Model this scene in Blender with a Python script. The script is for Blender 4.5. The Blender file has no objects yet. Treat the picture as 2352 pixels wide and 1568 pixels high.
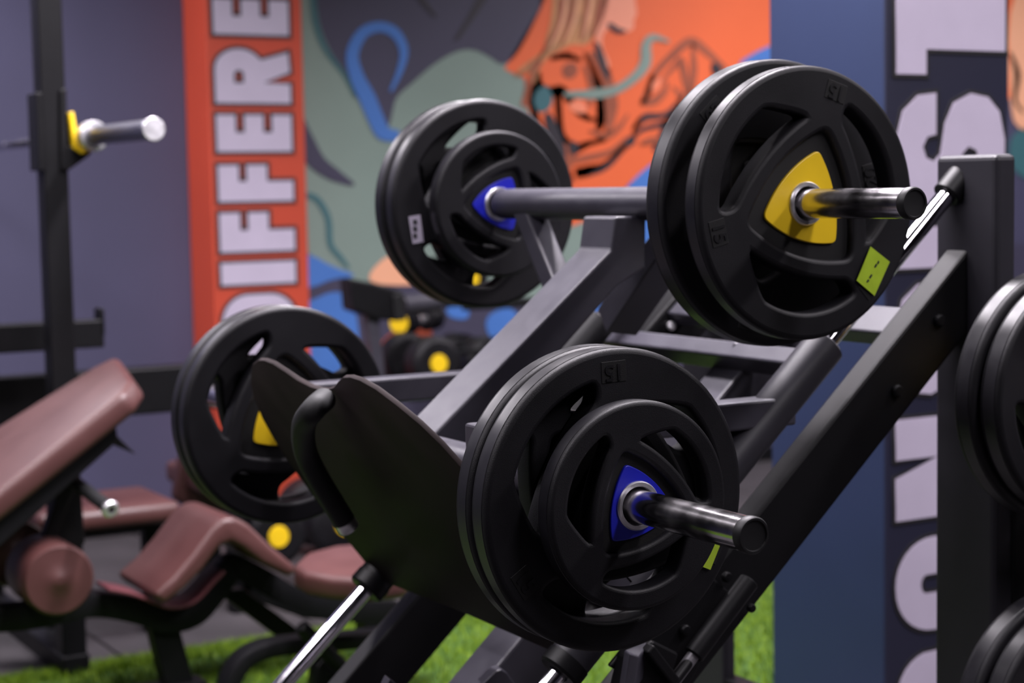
import bpy, bmesh, math, random
import numpy as np
from mathutils import Vector, Matrix
random.seed(7)
C = bpy.context.scene
COL = C.collection
PI = math.pi
H = 1.3                                    # eye height of the photographer, metres

# ------------------------------------------------------------------ camera
YAW, PITCH, ROLL, FPX = 0.5223, 0.0861, -0.0181, 4113.9
_f = Vector((math.sin(YAW)*math.cos(PITCH), math.cos(YAW)*math.cos(PITCH), -math.sin(PITCH)))
_r0 = Vector((math.cos(YAW), -math.sin(YAW), 0)); _u0 = _r0.cross(_f)
_r = _r0*math.cos(ROLL) + _u0*math.sin(ROLL)
_u = _u0*math.cos(ROLL) - _r0*math.sin(ROLL)
cam = bpy.data.cameras.new('camera'); co = bpy.data.objects.new('camera', cam); COL.objects.link(co)
co.matrix_world = Matrix(((_r.x, _u.x, -_f.x, 0), (_r.y, _u.y, -_f.y, 0), (_r.z, _u.z, -_f.z, H), (0, 0, 0, 1)))
cam.sensor_width = 23.5; cam.lens = FPX/2352*23.5; cam.clip_start = .05
cam.dof.use_dof = True; cam.dof.focus_distance = 2.27; cam.dof.aperture_fstop = 2.6
C.camera = co

# ------------------------------------------------------------------ world, lamps, exposure
w = bpy.data.worlds.new('world'); C.world = w; w.use_nodes = True
w.node_tree.nodes['Background'].inputs[0].default_value = (.30, .27, .36, 1)
w.node_tree.nodes['Background'].inputs[1].default_value = .25
C.view_settings.view_transform = 'Standard'; C.view_settings.look = 'None'
C.view_settings.exposure = 0; C.view_settings.gamma = 1; C.view_settings.use_curve_mapping = False
LAMPS = [  # x, y, z, size x, size y, watts : panel lamps on the ceiling
    (-0.36, 2.9, 3.15, .55, 3.0, 85), (1.66, 3.15, 3.15, .28, 2.2, 105), (2.44, 3.25, 3.15, .20, .8, 130),
    (0.45, 6.1, 3.15, 1.6, .30, 90), (5.2, 5.0, 3.15, 1.2, .30, 92), (7.2, 4.9, 3.15, 1.2, .30, 45), (2.2, -0.1, 3.15, .28, 1.6, 46), (3.7, 1.0, 3.15, .30, 1.8, 88)]
LCOL = (1.0, .93, 1.0)
for i, (x, y, z, sx, sy, W) in enumerate(LAMPS):
    l = bpy.data.lights.new('strip_light', 'AREA'); l.shape = 'RECTANGLE'; l.size = sx; l.size_y = sy; l.energy = W; l.color = LCOL; l.spread = math.radians(150)
    o = bpy.data.objects.new('strip_light', l); o.location = (x, y, z-.03); COL.objects.link(o)

# ------------------------------------------------------------------ measuring helpers (points on real planes of the room)
O = Vector((0, 0, H))
def ray(px, py): return _f + _r*((px-1176)/FPX) - _u*((py-784)/FPX)
def atY(px, py, Y): d = ray(px, py); return O + d*(Y/d.y)
def atX(px, py, X): d = ray(px, py); return O + d*(X/d.x)
def atZ(px, py, Z): d = ray(px, py); return O + d*((Z-H)/d.z)
def atP(px, py, P, N): d = ray(px, py); return O + d*((P-O).dot(N)/d.dot(N))

# ------------------------------------------------------------------ materials
def nmat(name, col, rough=.5, metal=0, noise=0, nscale=60, bump=0, bscale=400, spec=.5, rvar=0, coat=0):
    m = bpy.data.materials.new(name); m.use_nodes = True
    nt = m.node_tree; b = nt.nodes['Principled BSDF']
    b.inputs['Base Color'].default_value = (*col, 1); b.inputs['Roughness'].default_value = rough
    b.inputs['Metallic'].default_value = metal; b.inputs['Specular IOR Level'].default_value = spec
    if coat: b.inputs['Coat Weight'].default_value = coat
    tc = nt.nodes.new('ShaderNodeTexCoord')
    if noise or rvar:
        n = nt.nodes.new('ShaderNodeTexNoise'); n.inputs['Scale'].default_value = nscale; n.inputs['Detail'].default_value = 5
        nt.links.new(tc.outputs['Object'], n.inputs['Vector'])
        if noise:
            r = nt.nodes.new('ShaderNodeValToRGB')
            r.color_ramp.elements[0].position = .3; r.color_ramp.elements[1].position = .7
            r.color_ramp.elements[0].color = (*[c*(1-noise) for c in col], 1)
            r.color_ramp.elements[1].color = (*[min(1, c*(1+noise)) for c in col], 1)
            nt.links.new(n.outputs['Fac'], r.inputs['Fac']); nt.links.new(r.outputs['Color'], b.inputs['Base Color'])
        if rvar:
            mr = nt.nodes.new('ShaderNodeMapRange'); mr.inputs['From Min'].default_value = .3; mr.inputs['From Max'].default_value = .7
            mr.inputs['To Min'].default_value = rough-rvar; mr.inputs['To Max'].default_value = rough+rvar
            nt.links.new(n.outputs['Fac'], mr.inputs['Value']); nt.links.new(mr.outputs['Result'], b.inputs['Roughness'])
    if bump:
        n2 = nt.nodes.new('ShaderNodeTexNoise'); n2.inputs['Scale'].default_value = bscale; n2.inputs['Detail'].default_value = 3
        nt.links.new(tc.outputs['Object'], n2.inputs['Vector'])
        bp = nt.nodes.new('ShaderNodeBump'); bp.inputs['Strength'].default_value = bump; bp.inputs['Distance'].default_value = .002
        nt.links.new(n2.outputs['Fac'], bp.inputs['Height']); nt.links.new(bp.outputs['Normal'], b.inputs['Normal'])
    return m
M = {}
M['rubber'] = nmat('black_rubber', (.0050, .0047, .0064), .52, spec=.22, noise=.25, nscale=9, bump=.25, bscale=900, rvar=.07)
M['rubber_pit'] = nmat('black_rubber_recess', (.004, .0038, .0044), .6, spec=.3, bump=.2, bscale=900)
M['frame'] = nmat('grey_powder_coat', (.034, .032, .043), .40, noise=.06, nscale=30, bump=.05, bscale=1500, rvar=.04)
M['charcoal'] = nmat('charcoal_powder_coat', (.020, .019, .0245), .43, spec=.35, noise=.06, nscale=30, bump=.05, bscale=1500)
M['black'] = nmat('black_powder_coat', (.004, .0039, .0048), .45, spec=.2, noise=.1, nscale=20, bump=.05, bscale=1200)
M['plate'] = nmat('scuffed_black_steel', (.025, .0185, .019), .6, spec=.08, noise=.35, nscale=7, bump=.06, bscale=600, rvar=.05)
M['chrome'] = nmat('chrome', (.82, .80, .86), .09, 1, rvar=.03, nscale=25)
M['peg'] = nmat('worn_chrome', (.66, .64, .66), .19, 1, noise=.25, nscale=18, rvar=.09)
M['ring'] = nmat('brushed_steel', (.78, .77, .80), .42, 1, rvar=.06, nscale=40)
M['cap'] = nmat('black_plastic_cap', (.007, .007, .008), .5, spec=.3)
M['sleeve'] = nmat('dull_steel_sleeve', (.34, .34, .38), .34, 1, rvar=.05, nscale=30)
M['foam'] = nmat('black_foam', (.006, .006, .007), .65, spec=.4, bump=.15, bscale=700)
M['rim'] = nmat('polished_rubber_rim', (.0075, .0070, .0095), .36, spec=.5, noise=.3, nscale=14, rvar=.08)
M['plain'] = nmat('black_plastic_insert', (.008, .008, .009), .5)
M['yellow'] = nmat('yellow_plastic', (.75, .50, .012), .38, noise=.06, nscale=15)
M['blue'] = nmat('blue_plastic', (.012, .016, .42), .35, noise=.05, nscale=15)
M['steelgrey'] = nmat('bare_steel_edge', (.22, .21, .23), .4, .4)
M['sticker'] = nmat('lime_sticker', (.34, .48, .035), .25, noise=.1, nscale=40, coat=.6)
M['ink'] = nmat('black_ink', (.01, .01, .012), .5)
M['label'] = nmat('grey_paper_label', (.30, .27, .34), .6)
M['leather'] = nmat('brown_upholstery', (.066, .0235, .022), .46, noise=.14, nscale=6, bump=.08, bscale=300, rvar=.05)
M['maroon'] = nmat('maroon_tone', (.09, .022, .028), .5)
M['navywall'] = nmat('navy_wall_paint', (.056, .054, .108), .65, noise=.10, nscale=1.3)
M['orangewall'] = nmat('orange_column_paint', (.46, .054, .023), .5, noise=.04, nscale=3)
M['navycol'] = nmat('blue_column_paint', (.0135, .0225, .060), .45, noise=.08, nscale=2)
M['navyface'] = nmat('dark_navy_panel', (.011, .0115, .029), .5, noise=.05, nscale=3)
M['letter'] = nmat('lilac_white_lettering', (.46, .41, .52), .6, noise=.04, nscale=8)
M['outline'] = nmat('black_outline_paint', (.012, .011, .013), .6)
M['sage'] = nmat('sage_mural_paint', (.20, .27, .235), .6, noise=.07, nscale=2)
M['mnavy'] = nmat('navy_mural_paint', (.046, .042, .078), .6, noise=.08, nscale=2)
M['mblue'] = nmat('blue_mural_paint', (.055, .17, .50), .6, noise=.06, nscale=3)
M['morange'] = nmat('orange_mural_paint', (.74, .128, .036), .6, noise=.06, nscale=1.5)
M['msalmon'] = nmat('salmon_mural_paint', (.82, .24, .13), .6, noise=.06, nscale=3)
M['mbrown'] = nmat('brown_mural_paint', (.30, .075, .035), .6, noise=.15, nscale=6)
M['mhair'] = nmat('golden_mural_paint', (.46, .21, .085), .6, noise=.3, nscale=14)
M['mskin'] = nmat('skin_mural_paint', (.80, .30, .19), .6)
M['mpeach'] = nmat('peach_mural_paint', (.85, .42, .25), .6)
M['mblack'] = nmat('black_mural_paint', (.022, .018, .026), .6)
M['mshade_orange'] = nmat('shaded_orange_mural_paint', (.42, .07, .03), .6)  # mural orange darkened, the shade on it put into the colour
M['mteal'] = nmat('teal_mural_paint', (.04, .13, .15), .6)
M['tile'] = nmat('rubber_floor_tile', (.026, .022, .025), .75, noise=.3, nscale=5, bump=.2, bscale=200)
M['under'] = nmat('dark_screed', (.015, .014, .016), .9)
M['turfbase'] = nmat('turf_backing', (.03, .08, .007), .9, noise=.3, nscale=30)
M['ceil'] = nmat('dark_ceiling_paint', (.10, .095, .11), .8)
M['sidewall'] = nmat('slate_wall_paint', (.045, .043, .06), .7, noise=.08, nscale=1)
M['lampbody'] = nmat('white_lamp_housing', (.7, .7, .7), .5)
def grass_mat():
    m = bpy.data.materials.new('turf_blade'); m.use_nodes = True; nt = m.node_tree; b = nt.nodes['Principled BSDF']
    b.inputs['Roughness'].default_value = .6
    tc = nt.nodes.new('ShaderNodeTexCoord'); n = nt.nodes.new('ShaderNodeTexNoise'); n.inputs['Scale'].default_value = 45
    r = nt.nodes.new('ShaderNodeValToRGB'); r.color_ramp.elements[0].position = .35; r.color_ramp.elements[1].position = .65
    r.color_ramp.elements[0].color = (.060, .130, .004, 1); r.color_ramp.elements[1].color = (.180, .285, .008, 1)
    nt.links.new(tc.outputs['Object'], n.inputs['Vector']); nt.links.new(n.outputs['Fac'], r.inputs['Fac']); nt.links.new(r.outputs['Color'], b.inputs['Base Color'])
    return m
M['turf'] = grass_mat()
def lamp_mat():
    m = bpy.data.materials.new('lamp_diffuser'); m.use_nodes = True; b = m.node_tree.nodes['Principled BSDF']
    b.inputs['Emission Color'].default_value = (1, .96, 1, 1); b.inputs['Emission Strength'].default_value = 4
    return m
M['lamp'] = lamp_mat()

# ------------------------------------------------------------------ object helpers
def wloc(p):
    v = Vector((0, 0, 0))
    while p is not None: v += p.location; p = p.parent
    return v
def link(name, me, mat, parent=None, smooth=None):
    me.materials.clear(); me.materials.append(M[mat] if isinstance(mat, str) else mat)
    o = bpy.data.objects.new(name, me); COL.objects.link(o)
    if parent is not None: o.parent = parent
    if smooth is not None and len(me.polygons):
        me.polygons.foreach_set('use_smooth', [True]*len(me.polygons))
        if smooth < 3: me.set_sharp_from_angle(angle=smooth)
    return o
def put(name, bm, mat, parent=None, smooth=None):
    """mesh given in room coordinates; stored relative to its parent"""
    off = wloc(parent)
    if off.length: bmesh.ops.translate(bm, verts=bm.verts, vec=-off)
    bmesh.ops.recalc_face_normals(bm, faces=bm.faces)
    me = bpy.data.meshes.new(name); bm.to_mesh(me); bm.free()
    return link(name, me, mat, parent, smooth)
def empty(name, loc, parent=None):
    o = bpy.data.objects.new(name, None); COL.objects.link(o); o.location = loc; o.empty_display_size = .1
    if parent is not None: o.parent = parent; o.location = Vector(loc)-wloc(parent)
    return o
def tag(o, label, cat, group=None):
    o['label'] = label; o['category'] = cat
    if group: o['group'] = group
    return o
def struct(o, label=None):
    o['kind'] = 'structure'
    if label: o['label'] = label
    return o
def bevel(bm, w, seg=2, ang=.5):
    if not w: return bm
    es = [e for e in bm.edges if len(e.link_faces) == 2 and e.calc_face_angle(0) > ang]
    bmesh.ops.bevel(bm, geom=es, offset=w, segments=seg, affect='EDGES', profile=.5, clamp_overlap=True)
    return bm
def box(lo, hi, bw=0, seg=2):
    bm = bmesh.new(); bmesh.ops.create_cube(bm, size=1)
    lo, hi = Vector(lo), Vector(hi)
    for v in bm.verts: v.co = Vector([lo[i]+(v.co[i]+.5)*(hi[i]-lo[i]) for i in range(3)])
    return bevel(bm, bw, seg)
def prism(loop, ext, bw=0, seg=2, ang=.5):
    """closed 3-D loop pushed along the vector ext"""
    bm = bmesh.new(); ext = Vector(ext)
    a = [bm.verts.new(Vector(p)) for p in loop]; b = [bm.verts.new(Vector(p)+ext) for p in loop]
    bm.faces.new(a); bm.faces.new(b[::-1]); n = len(a)
    for i in range(n): bm.faces.new((a[i], b[i], b[(i+1) % n], a[(i+1) % n]))
    bmesh.ops.recalc_face_normals(bm, faces=bm.faces)
    return bevel(bm, bw, seg, ang)
def beam(p0, p1, wy, h, bw=.004, up=None, side=None):
    """rectangular tube from p0 to p1 (centre line); wy = width along side (default Y), h = depth along the other normal"""
    p0, p1 = Vector(p0), Vector(p1); d = (p1-p0).normalized()
    s = Vector(side) if side is not None else Vector((0, 1, 0))
    s = (s-d*s.dot(d)).normalized(); n = d.cross(s)
    lp = [p0+s*(wy/2*a)+n*(h/2*b) for a, b in ((-1, -1), (1, -1), (1, 1), (-1, 1))]
    return prism(lp, p1-p0, bw)
def sweep(path, rad, n=20, cap=True):
    """round tube along a polyline; rad = number or list"""
    P = [Vector(p) for p in path]; R = rad if isinstance(rad, (list, tuple)) else [rad]*len(P)
    bm = bmesh.new(); rings = []; ref = None
    for i, p in enumerate(P):
        d = (P[min(i+1, len(P)-1)]-P[max(i-1, 0)]).normalized()
        if ref is None: ref = d.orthogonal().normalized()
        ref = (ref-d*ref.dot(d)).normalized(); b = d.cross(ref)
        rings.append([bm.verts.new(p+(ref*math.cos(t)+b*math.sin(t))*R[i]) for t in [2*PI*k/n for k in range(n)]])
    for a, b in zip(rings, rings[1:]):
        for k in range(n): bm.faces.new((a[k], a[(k+1) % n], b[(k+1) % n], b[k]))
    if cap: bm.faces.new(rings[0][::-1]); bm.faces.new(rings[-1])
    return bm
def rod(p0, p1, r, n=32, ch=None):
    """cylinder with chamfered ends"""
    p0, p1 = Vector(p0), Vector(p1); d = (p1-p0).normalized(); c = ch if ch is not None else min(r*.15, .004)
    return sweep([p0, p0+d*c, p1-d*c, p1], [r-c, r, r, r-c], n)
def smooth_path(pts, n=8):
    P = [Vector(p) for p in pts]; out = []
    for i in range(len(P)-1):
        a, b, c, d = P[max(i-1, 0)], P[i], P[i+1], P[min(i+2, len(P)-1)]
        for k in range(n):
            t = k/n
            out.append(.5*((2*b)+(c-a)*t+(2*a-5*b+4*c-d)*t*t+(3*b-3*c+d-a)*t**3))
    out.append(P[-1]); return out
def strip(path, wid, hgt, bw=.004, side=(0, 1, 0)):
    """rectangular section swept along a path lying in the plane normal to side"""
    P = [Vector(p) for p in path]; s = Vector(side).normalized(); bm = bmesh.new(); rings = []
    for i, p in enumerate(P):
        d = (P[min(i+1, len(P)-1)]-P[max(i-1, 0)]).normalized(); n = d.cross(s).normalized()
        rings.append([bm.verts.new(p+s*(wid/2*a)+n*(hgt/2*b)) for a, b in ((-1, -1), (1, -1), (1, 1), (-1, 1))])
    for a, b in zip(rings, rings[1:]):
        for k in range(4): bm.faces.new((a[k], a[(k+1) % 4], b[(k+1) % 4], b[k]))
    bm.faces.new(rings[0][::-1]); bm.faces.new(rings[-1])
    bmesh.ops.recalc_face_normals(bm, faces=bm.faces)
    return bevel(bm, bw, 2, .9)
def lathe(prof, n=64):
    """profile [(r, y)] turned about the local Y axis; closed profile"""
    bm = bmesh.new(); rings = []
    for k in range(n):
        t = 2*PI*k/n; rings.append([bm.verts.new((r*math.cos(t), y, r*math.sin(t))) for r, y in prof])
    m = len(prof)
    for k in range(n):
        a, b = rings[k], rings[(k+1) % n]
        for i in range(m): bm.faces.new((a[i], a[(i+1) % m], b[(i+1) % m], b[i]))
    bmesh.ops.recalc_face_normals(bm, faces=bm.faces)
    return bm
def chaikin(pts, it=2):
    for _ in range(it):
        out = []
        for a, b in zip(pts, pts[1:]+pts[:1]):
            out += [(a[0]*.75+b[0]*.25, a[1]*.75+b[1]*.25), (a[0]*.25+b[0]*.75, a[1]*.25+b[1]*.75)]
        pts = out
    return pts
def fill(loops, half, bev=0, seg=2):
    """flat shape with holes, thickness 2*half, rounded edges; local XY -> mesh"""
    cu = bpy.data.curves.new('c', 'CURVE'); cu.dimensions = '2D'; cu.fill_mode = 'BOTH'
    cu.extrude = max(half-bev, 0); cu.bevel_depth = bev; cu.bevel_resolution = seg; cu.offset = -bev
    for lp in loops:
        s = cu.splines.new('POLY'); s.points.add(len(lp)-1); s.use_cyclic_u = True
        for p, q in zip(s.points, lp): p.co = (q[0], q[1], 0, 1)
    o = bpy.data.objects.new('c', cu); COL.objects.link(o)
    dg = bpy.context.evaluated_depsgraph_get(); me = bpy.data.meshes.new_from_object(o.evaluated_get(dg))
    bpy.data.objects.remove(o); bpy.data.curves.remove(cu); return me
TOXZ = Matrix(((1, 0, 0, 0), (0, 0, -1, 0), (0, 1, 0, 0), (0, 0, 0, 1)))     # local XY drawing -> stands up facing -Y
def text_mesh(s, size, depth):
    cu = bpy.data.curves.new('t', 'FONT'); cu.body = s; cu.size = size; cu.extrude = depth; cu.align_x = 'CENTER'; cu.align_y = 'CENTER'; cu.offset = size*.02
    o = bpy.data.objects.new('t', cu); COL.objects.link(o)
    dg = bpy.context.evaluated_depsgraph_get(); me = bpy.data.meshes.new_from_object(o.evaluated_get(dg))
    bpy.data.objects.remove(o); bpy.data.curves.remove(cu); return me

# ------------------------------------------------------------------ the setting
WY = 6.6                                     # mural wall
floor = struct(put('floor', box((-5, -4, -.12), (11, WY+.3, -.02)), 'under'))
turf = put('turf_backing', box((-5, 3.45, -.02), (11, 4.77, .004)), 'turfbase', floor)
wall = struct(put('wall_back', box((-5, WY, -.1), (11, WY+.15, 3.3)), 'navywall'))
struct(put('wall_left', box((-5.15, -4, -.1), (-5, WY, 3.3)), 'sidewall'))
struct(put('wall_right', box((11, -4, -.1), (11.15, WY, 3.3)), 'sidewall'))
struct(put('wall_front', box((-5, -4.15, -.1), (11, -4, 3.3)), 'sidewall'))
struct(put('ceiling', box((-5, -4, 3.2), (11, WY, 3.3)), 'ceil'))
struct(put('baseboard_back', box((-5, WY-.015, -.02), (11, WY-.001, .07), .003), 'black'))
# rubber tiles
tm = None
for j in list(range(3))+list(range(-8, -2)):
    for i in range(14):
        x0, y0 = -1.55+i*.61, 4.775+j*.61 if j >= 0 else 3.44+(j+2)*.61
        if tm is None:
            bm = box((.004, .004, -.02), (.606, .606, .006), .004)
            tm = bpy.data.meshes.new('rubber_tile'); bm.to_mesh(tm); bm.free(); tm.materials.append(M['tile'])
        o = bpy.data.objects.new('rubber_tile', tm); COL.objects.link(o); o.parent = floor; o.location = (x0, y0, random.uniform(-.001, .001))
# turf blades (one uncountable mass)
def blades():
    rng = np.random.default_rng(3); n = 110000
    x = np.concatenate([rng.uniform(-1.2, 5.2, n), rng.uniform(.2, 2.6, n//8)]); y = np.concatenate([rng.uniform(3.47, 4.775, n), rng.uniform(4.70, 4.79, n//8)]); m = len(x)
    a = rng.uniform(0, 2*PI, m); h = rng.uniform(.016, .034, m); lean = rng.uniform(-.012, .012, (m, 2)); wv = .0022
    v = np.zeros((m, 3, 3)); dx, dy = np.cos(a)*wv, np.sin(a)*wv
    v[:, 0] = np.stack([x-dx, y-dy, 0*x+.003], 1); v[:, 1] = np.stack([x+dx, y+dy, 0*x+.003], 1); v[:, 2] = np.stack([x+lean[:, 0], y+lean[:, 1], h], 1)
    me = bpy.data.meshes.new('turf_blades'); me.vertices.add(m*3); me.vertices.foreach_set('co', v.ravel())
    me.loops.add(m*3); me.loops.foreach_set('vertex_index', np.arange(m*3, dtype=np.int32))
    me.polygons.add(m); me.polygons.foreach_set('loop_start', np.arange(0, m*3, 3, dtype=np.int32)); me.update(); me.validate()
    o = link('turf_grass', me, 'turf'); o['kind'] = 'stuff'; return tag(o, 'bright green artificial turf on the gym floor below the leg press', 'turf')
blades()

# painted shapes on walls -------------------------------------------------------------
def decal(loops, mat, parent, name, Yw, lift, th=.0015):
    """loops = pixel-measured outlines of one flat painted shape, laid on the plane y = Yw"""
    L = [[(lambda q: (q.x, q.z))(atY(px, py, Yw)) for px, py in lp] for lp in loops]
    me = fill(L, th/2); me.transform(TOXZ); me.transform(Matrix.Translation((0, Yw-lift, 0))); me.transform(Matrix.Translation(-wloc(parent)))
    return link(name, me, mat, parent)
def ribbon(pts, wid):
    """tapering brush stroke outline around a pixel path"""
    P = [Vector((p[0], p[1], 0)) for p in pts]; P = smooth_path(P, 6)
    W = np.interp(np.linspace(0, 1, len(P)), np.linspace(0, 1, len(wid)), wid); a, b = [], []
    for i, p in enumerate(P):
        d = (P[min(i+1, len(P)-1)]-P[max(i-1, 0)]).normalized(); n = Vector((-d.y, d.x, 0))
        a.append((p+n*W[i]/2)[:2]); b.append((p-n*W[i]/2)[:2])
    return a+b[::-1]
def sm(pts, it=2): return chaikin([tuple(p) for p in pts], it)
L1, L2, L3, L4 = .0012, .0028, .0044, .0060
def paint(pts, mat, lift=L1, raw=False): return decal([pts if raw else sm(pts)], mat, wall, 'painted_shape', WY, lift)
def stroke(pts, wid, mat='mblack', lift=L3): return decal([ribbon(pts, wid)], mat, wall, 'painted_stroke', WY, lift)
paint([(640, -120), (1420, -120), (1420, 660), (1240, 690), (1010, 640), (850, 660), (700, 600), (640, 600)], 'sage', .001, True)
paint([(640, 560), (700, 575), (760, 620), (850, 660), (1010, 640), (1240, 690), (1420, 660), (1500, 560), (2500, 560), (2500, 1240), (640, 1240)], 'mnavy', L1, True)
paint([(716, -120), (728, 40), (750, 105), (792, 170), (825, 238), (868, 285), (891, 298), (900, 262), (908, 222), (945, 192), (985, 155), (1035, 122), (1075, 111), (1112, 122), (1165, 160), (1225, 60), (1300, -120)], 'mnavy', L2)
stroke([(716, -60), (722, 40), (745, 110), (790, 172), (815, 225)], [12, 14, 12, 9, 4], 'mteal', L3)
stroke([(896, 210), (918, 160), (926, 115), (905, 75), (868, 62), (830, 78), (808, 125), (818, 175), (842, 225), (862, 272), (880, 305), (915, 312)], [6, 14, 20, 24, 24, 26, 28, 32, 38, 36, 34, 22], 'mblue', L4)
stroke([(1110, -10), (1080, 40), (1046, 92)], [22, 14, 8], 'mblack', L4)
stroke([(945, -30), (975, 10), (1000, 40)], [14, 12, 4], 'mblack', L4)
paint([(1250, -120), (1240, 20), (1185, 112), (1158, 158), (1185, 172), (1205, 180), (1208, 240), (1240, 320), (1290, 400), (1310, 520), (1420, 480), (1440, 425), (1500, 372), (1540, 350), (1660, 380), (1800, 300), (2500, 200), (2500, -120)], 'morange', L2, True)
paint([(1420, 450), (1470, 395), (1520, 358), (1600, 330), (1700, 420), (1600, 560), (1420, 560)], 'mblue', L3)
paint([(1685, 150), (1730, 122), (1780, 98), (1850, 90), (1850, 300), (1690, 300)], 'mblue', L3)
paint([(2312, -20), (2400, -40), (2400, 310), (2340, 300), (2318, 260)], 'mpeach', L3)
paint([(2315, 300), (2400, 290), (2400, 420), (2320, 400)], 'mteal', L3)
stroke([(2318, 120), (2335, 170), (2330, 230), (2350, 260)], [6, 14, 8, 5])
# seated woman of the mural
paint([(1275, -60), (1268, 50), (1252, 92), (1240, 128), (1196, 165), (1215, 200), (1212, 250), (1240, 290), (1270, 340), (1300, 420), (1340, 410), (1400, 370), (1450, 330), (1470, 290), (1475, 235), (1440, 160), (1420, 100), (1395, 60), (1400, -60)], 'morange', L3)
paint([(1396, -60), (1450, -60), (1458, 10), (1462, 34), (1452, 48), (1456, 66), (1432, 78), (1408, 62), (1385, 70), (1378, 105), (1402, 150), (1390, 160), (1362, 95), (1380, 30)], 'mskin', L4)
paint([(1272, -60), (1266, 45), (1252, 90), (1246, 120), (1188, 158), (1178, 182), (1222, 160), (1222, 205), (1240, 150), (1262, 126), (1292, 112), (1312, 100), (1345, 106), (1366, 80), (1390, 30), (1402, -60)], 'mhair', L4)
for a, b in (((1290, -30), (1268, 90)), ((1315, -30), (1285, 105)), ((1345, -30), (1330, 95)), ((1375, -30), (1352, 85))):
    stroke([a, ((a[0]+b[0])/2+7, (a[1]+b[1])/2), b], [7.25, 11.6, 4.35], 'mbrown', .0075)
paint([(1390, 55), (1400, 70), (1425, 80), (1440, 70), (1420, 66), (1402, 52)], 'mblack', .0075)
stroke([(1362, 95), (1380, 135), (1398, 170), (1400, 210)], [3, 8, 10, 6])
stroke([(1340, 120), (1362, 165), (1376, 215), (1382, 260), (1372, 300)], [5.8, 13.05, 23.2, 29, 11.6], 'mbrown')
stroke([(1232, 165), (1236, 200), (1262, 212), (1290, 208), (1318, 245), (1352, 268)], [16, 26, 26, 22, 12, 4])
stroke([(1208, 245), (1222, 195), (1230, 160)], [26.1, 29, 11.6], 'mbrown')
stroke([(1280, 205), (1282, 260), (1290, 310), (1312, 340)], [16, 16, 14, 26])
paint([(1222, 215), (1255, 190), (1272, 235), (1246, 262), (1226, 250)], 'mteal', .0075)
stroke([(1376, 210), (1380, 260), (1374, 290)], [22, 14, 4])
stroke([(1400, 270), (1394, 305), (1366, 325)], [5.8, 14.5, 5.8], 'mbrown')
stroke([(1320, 398), (1350, 392), (1390, 380), (1430, 340), (1470, 300), (1530, 280), (1562, 240)], [24, 26, 18, 14, 10, 14, 4])
paint([(1430, 328), (1448, 306), (1462, 326), (1440, 340)], 'mblack', .0075)
stroke([(1480, 235), (1500, 175), (1545, 125), (1585, 96), (1625, 122), (1665, 160)], [8.7, 13.05, 17.4, 23.2, 17.4, 11.6], 'mbrown')
stroke([(1515, 190), (1550, 150), (1562, 140), (1574, 190), (1580, 240)], [4.35, 11.6, 17.4, 17.4, 7.25], 'mbrown')
stroke([(1590, 100), (1592, 160), (1586, 220)], [7.25, 17.4, 11.6], 'mbrown')
stroke([(1470, 235), (1500, 232), (1525, 210), (1530, 185)], [14.5, 20.3, 14.5, 4.35], 'mbrown')
stroke([(1560, 250), (1535, 280), (1520, 320), (1505, 350)], [6, 20, 26, 20])
paint([(1634, 138), (1662, 160), (1640, 178), (1630, 160)], 'mblack', .0075)
paint([(1495, 190), (1520, 172), (1512, 205), (1494, 212)], 'msalmon', L4)
stroke([(1294, 216), (1360, 216), (1412, 206), (1455, 178), (1480, 145), (1482, 105), (1498, 86), (1535, 96)], [10, 24, 20, 22, 26, 22, 16, 4], 'sage', .009)
paint([(1286, 320), (1330, 352), (1300, 405), (1262, 350)], 'mbrown', L4)
stroke([(1232, 170), (1222, 230), (1240, 300), (1292, 380), (1312, 420)], [8, 14, 18, 22, 10])
stroke([(1262, 135), (1300, 128), (1335, 140)], [8.7, 17.4, 5.8], 'mbrown')
stroke([(1355, 120), (1390, 175), (1402, 240), (1396, 300)], [8.7, 23.2, 31.9, 11.6], 'mbrown', .0072)
stroke([(1300, 218), (1330, 262), (1362, 275), (1384, 262)], [22, 14, 8, 3])
stroke([(1318, 345), (1350, 330), (1392, 322)], [22, 14, 5])
stroke([(1452, 300), (1480, 270), (1530, 262), (1570, 215)], [8, 18, 12, 4])
stroke([(1500, 172), (1488, 210), (1470, 240)], [11.6, 17.4, 7.25], 'mbrown')
stroke([(1545, 200), (1562, 225), (1550, 262), (1520, 285)], [5.8, 14.5, 17.4, 8.7], 'mbrown')
paint([(1290, 150), (1318, 140), (1330, 165), (1308, 185), (1288, 172)], 'mbrown', L4)
paint([(1300, 235), (1340, 228), (1350, 262), (1312, 258)], 'msalmon', L4)
for a, b, c, wd, mt in (((1300, -20), (1290, 50), (1262, 112), 7, 'mpeach'), ((1330, -20), (1318, 45), (1298, 96), 6, 'mpeach'), ((1362, -20), (1350, 40), (1340, 90), 7, 'mpeach'),
                     ((1282, 0), (1278, 60), (1232, 140), 8, 'mbrown'), ((1255, 110), (1222, 150), (1190, 172), 7, 'mbrown'), ((1386, -10), (1378, 40), (1362, 84), 9, 'mbrown'), ((1240, 140), (1216, 185), (1210, 230), 12, 'mbrown')):
    stroke([a, b, c], [wd*.6, wd, wd*.3], mt, .0085)
paint([(1362, 96), (1376, 100), (1392, 148), (1400, 190), (1386, 176), (1370, 140)], 'mblack', .0085)
paint([(1244, 262), (1262, 255), (1284, 300), (1300, 352), (1290, 390), (1262, 340)], 'mblack', .0085)
paint([(1300, 330), (1322, 322), (1330, 345), (1312, 362)], 'mblack', .0085)
stroke([(1340, 150), (1356, 200), (1352, 245)], [6, 14, 6], 'mbrown', .0085)
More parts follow.
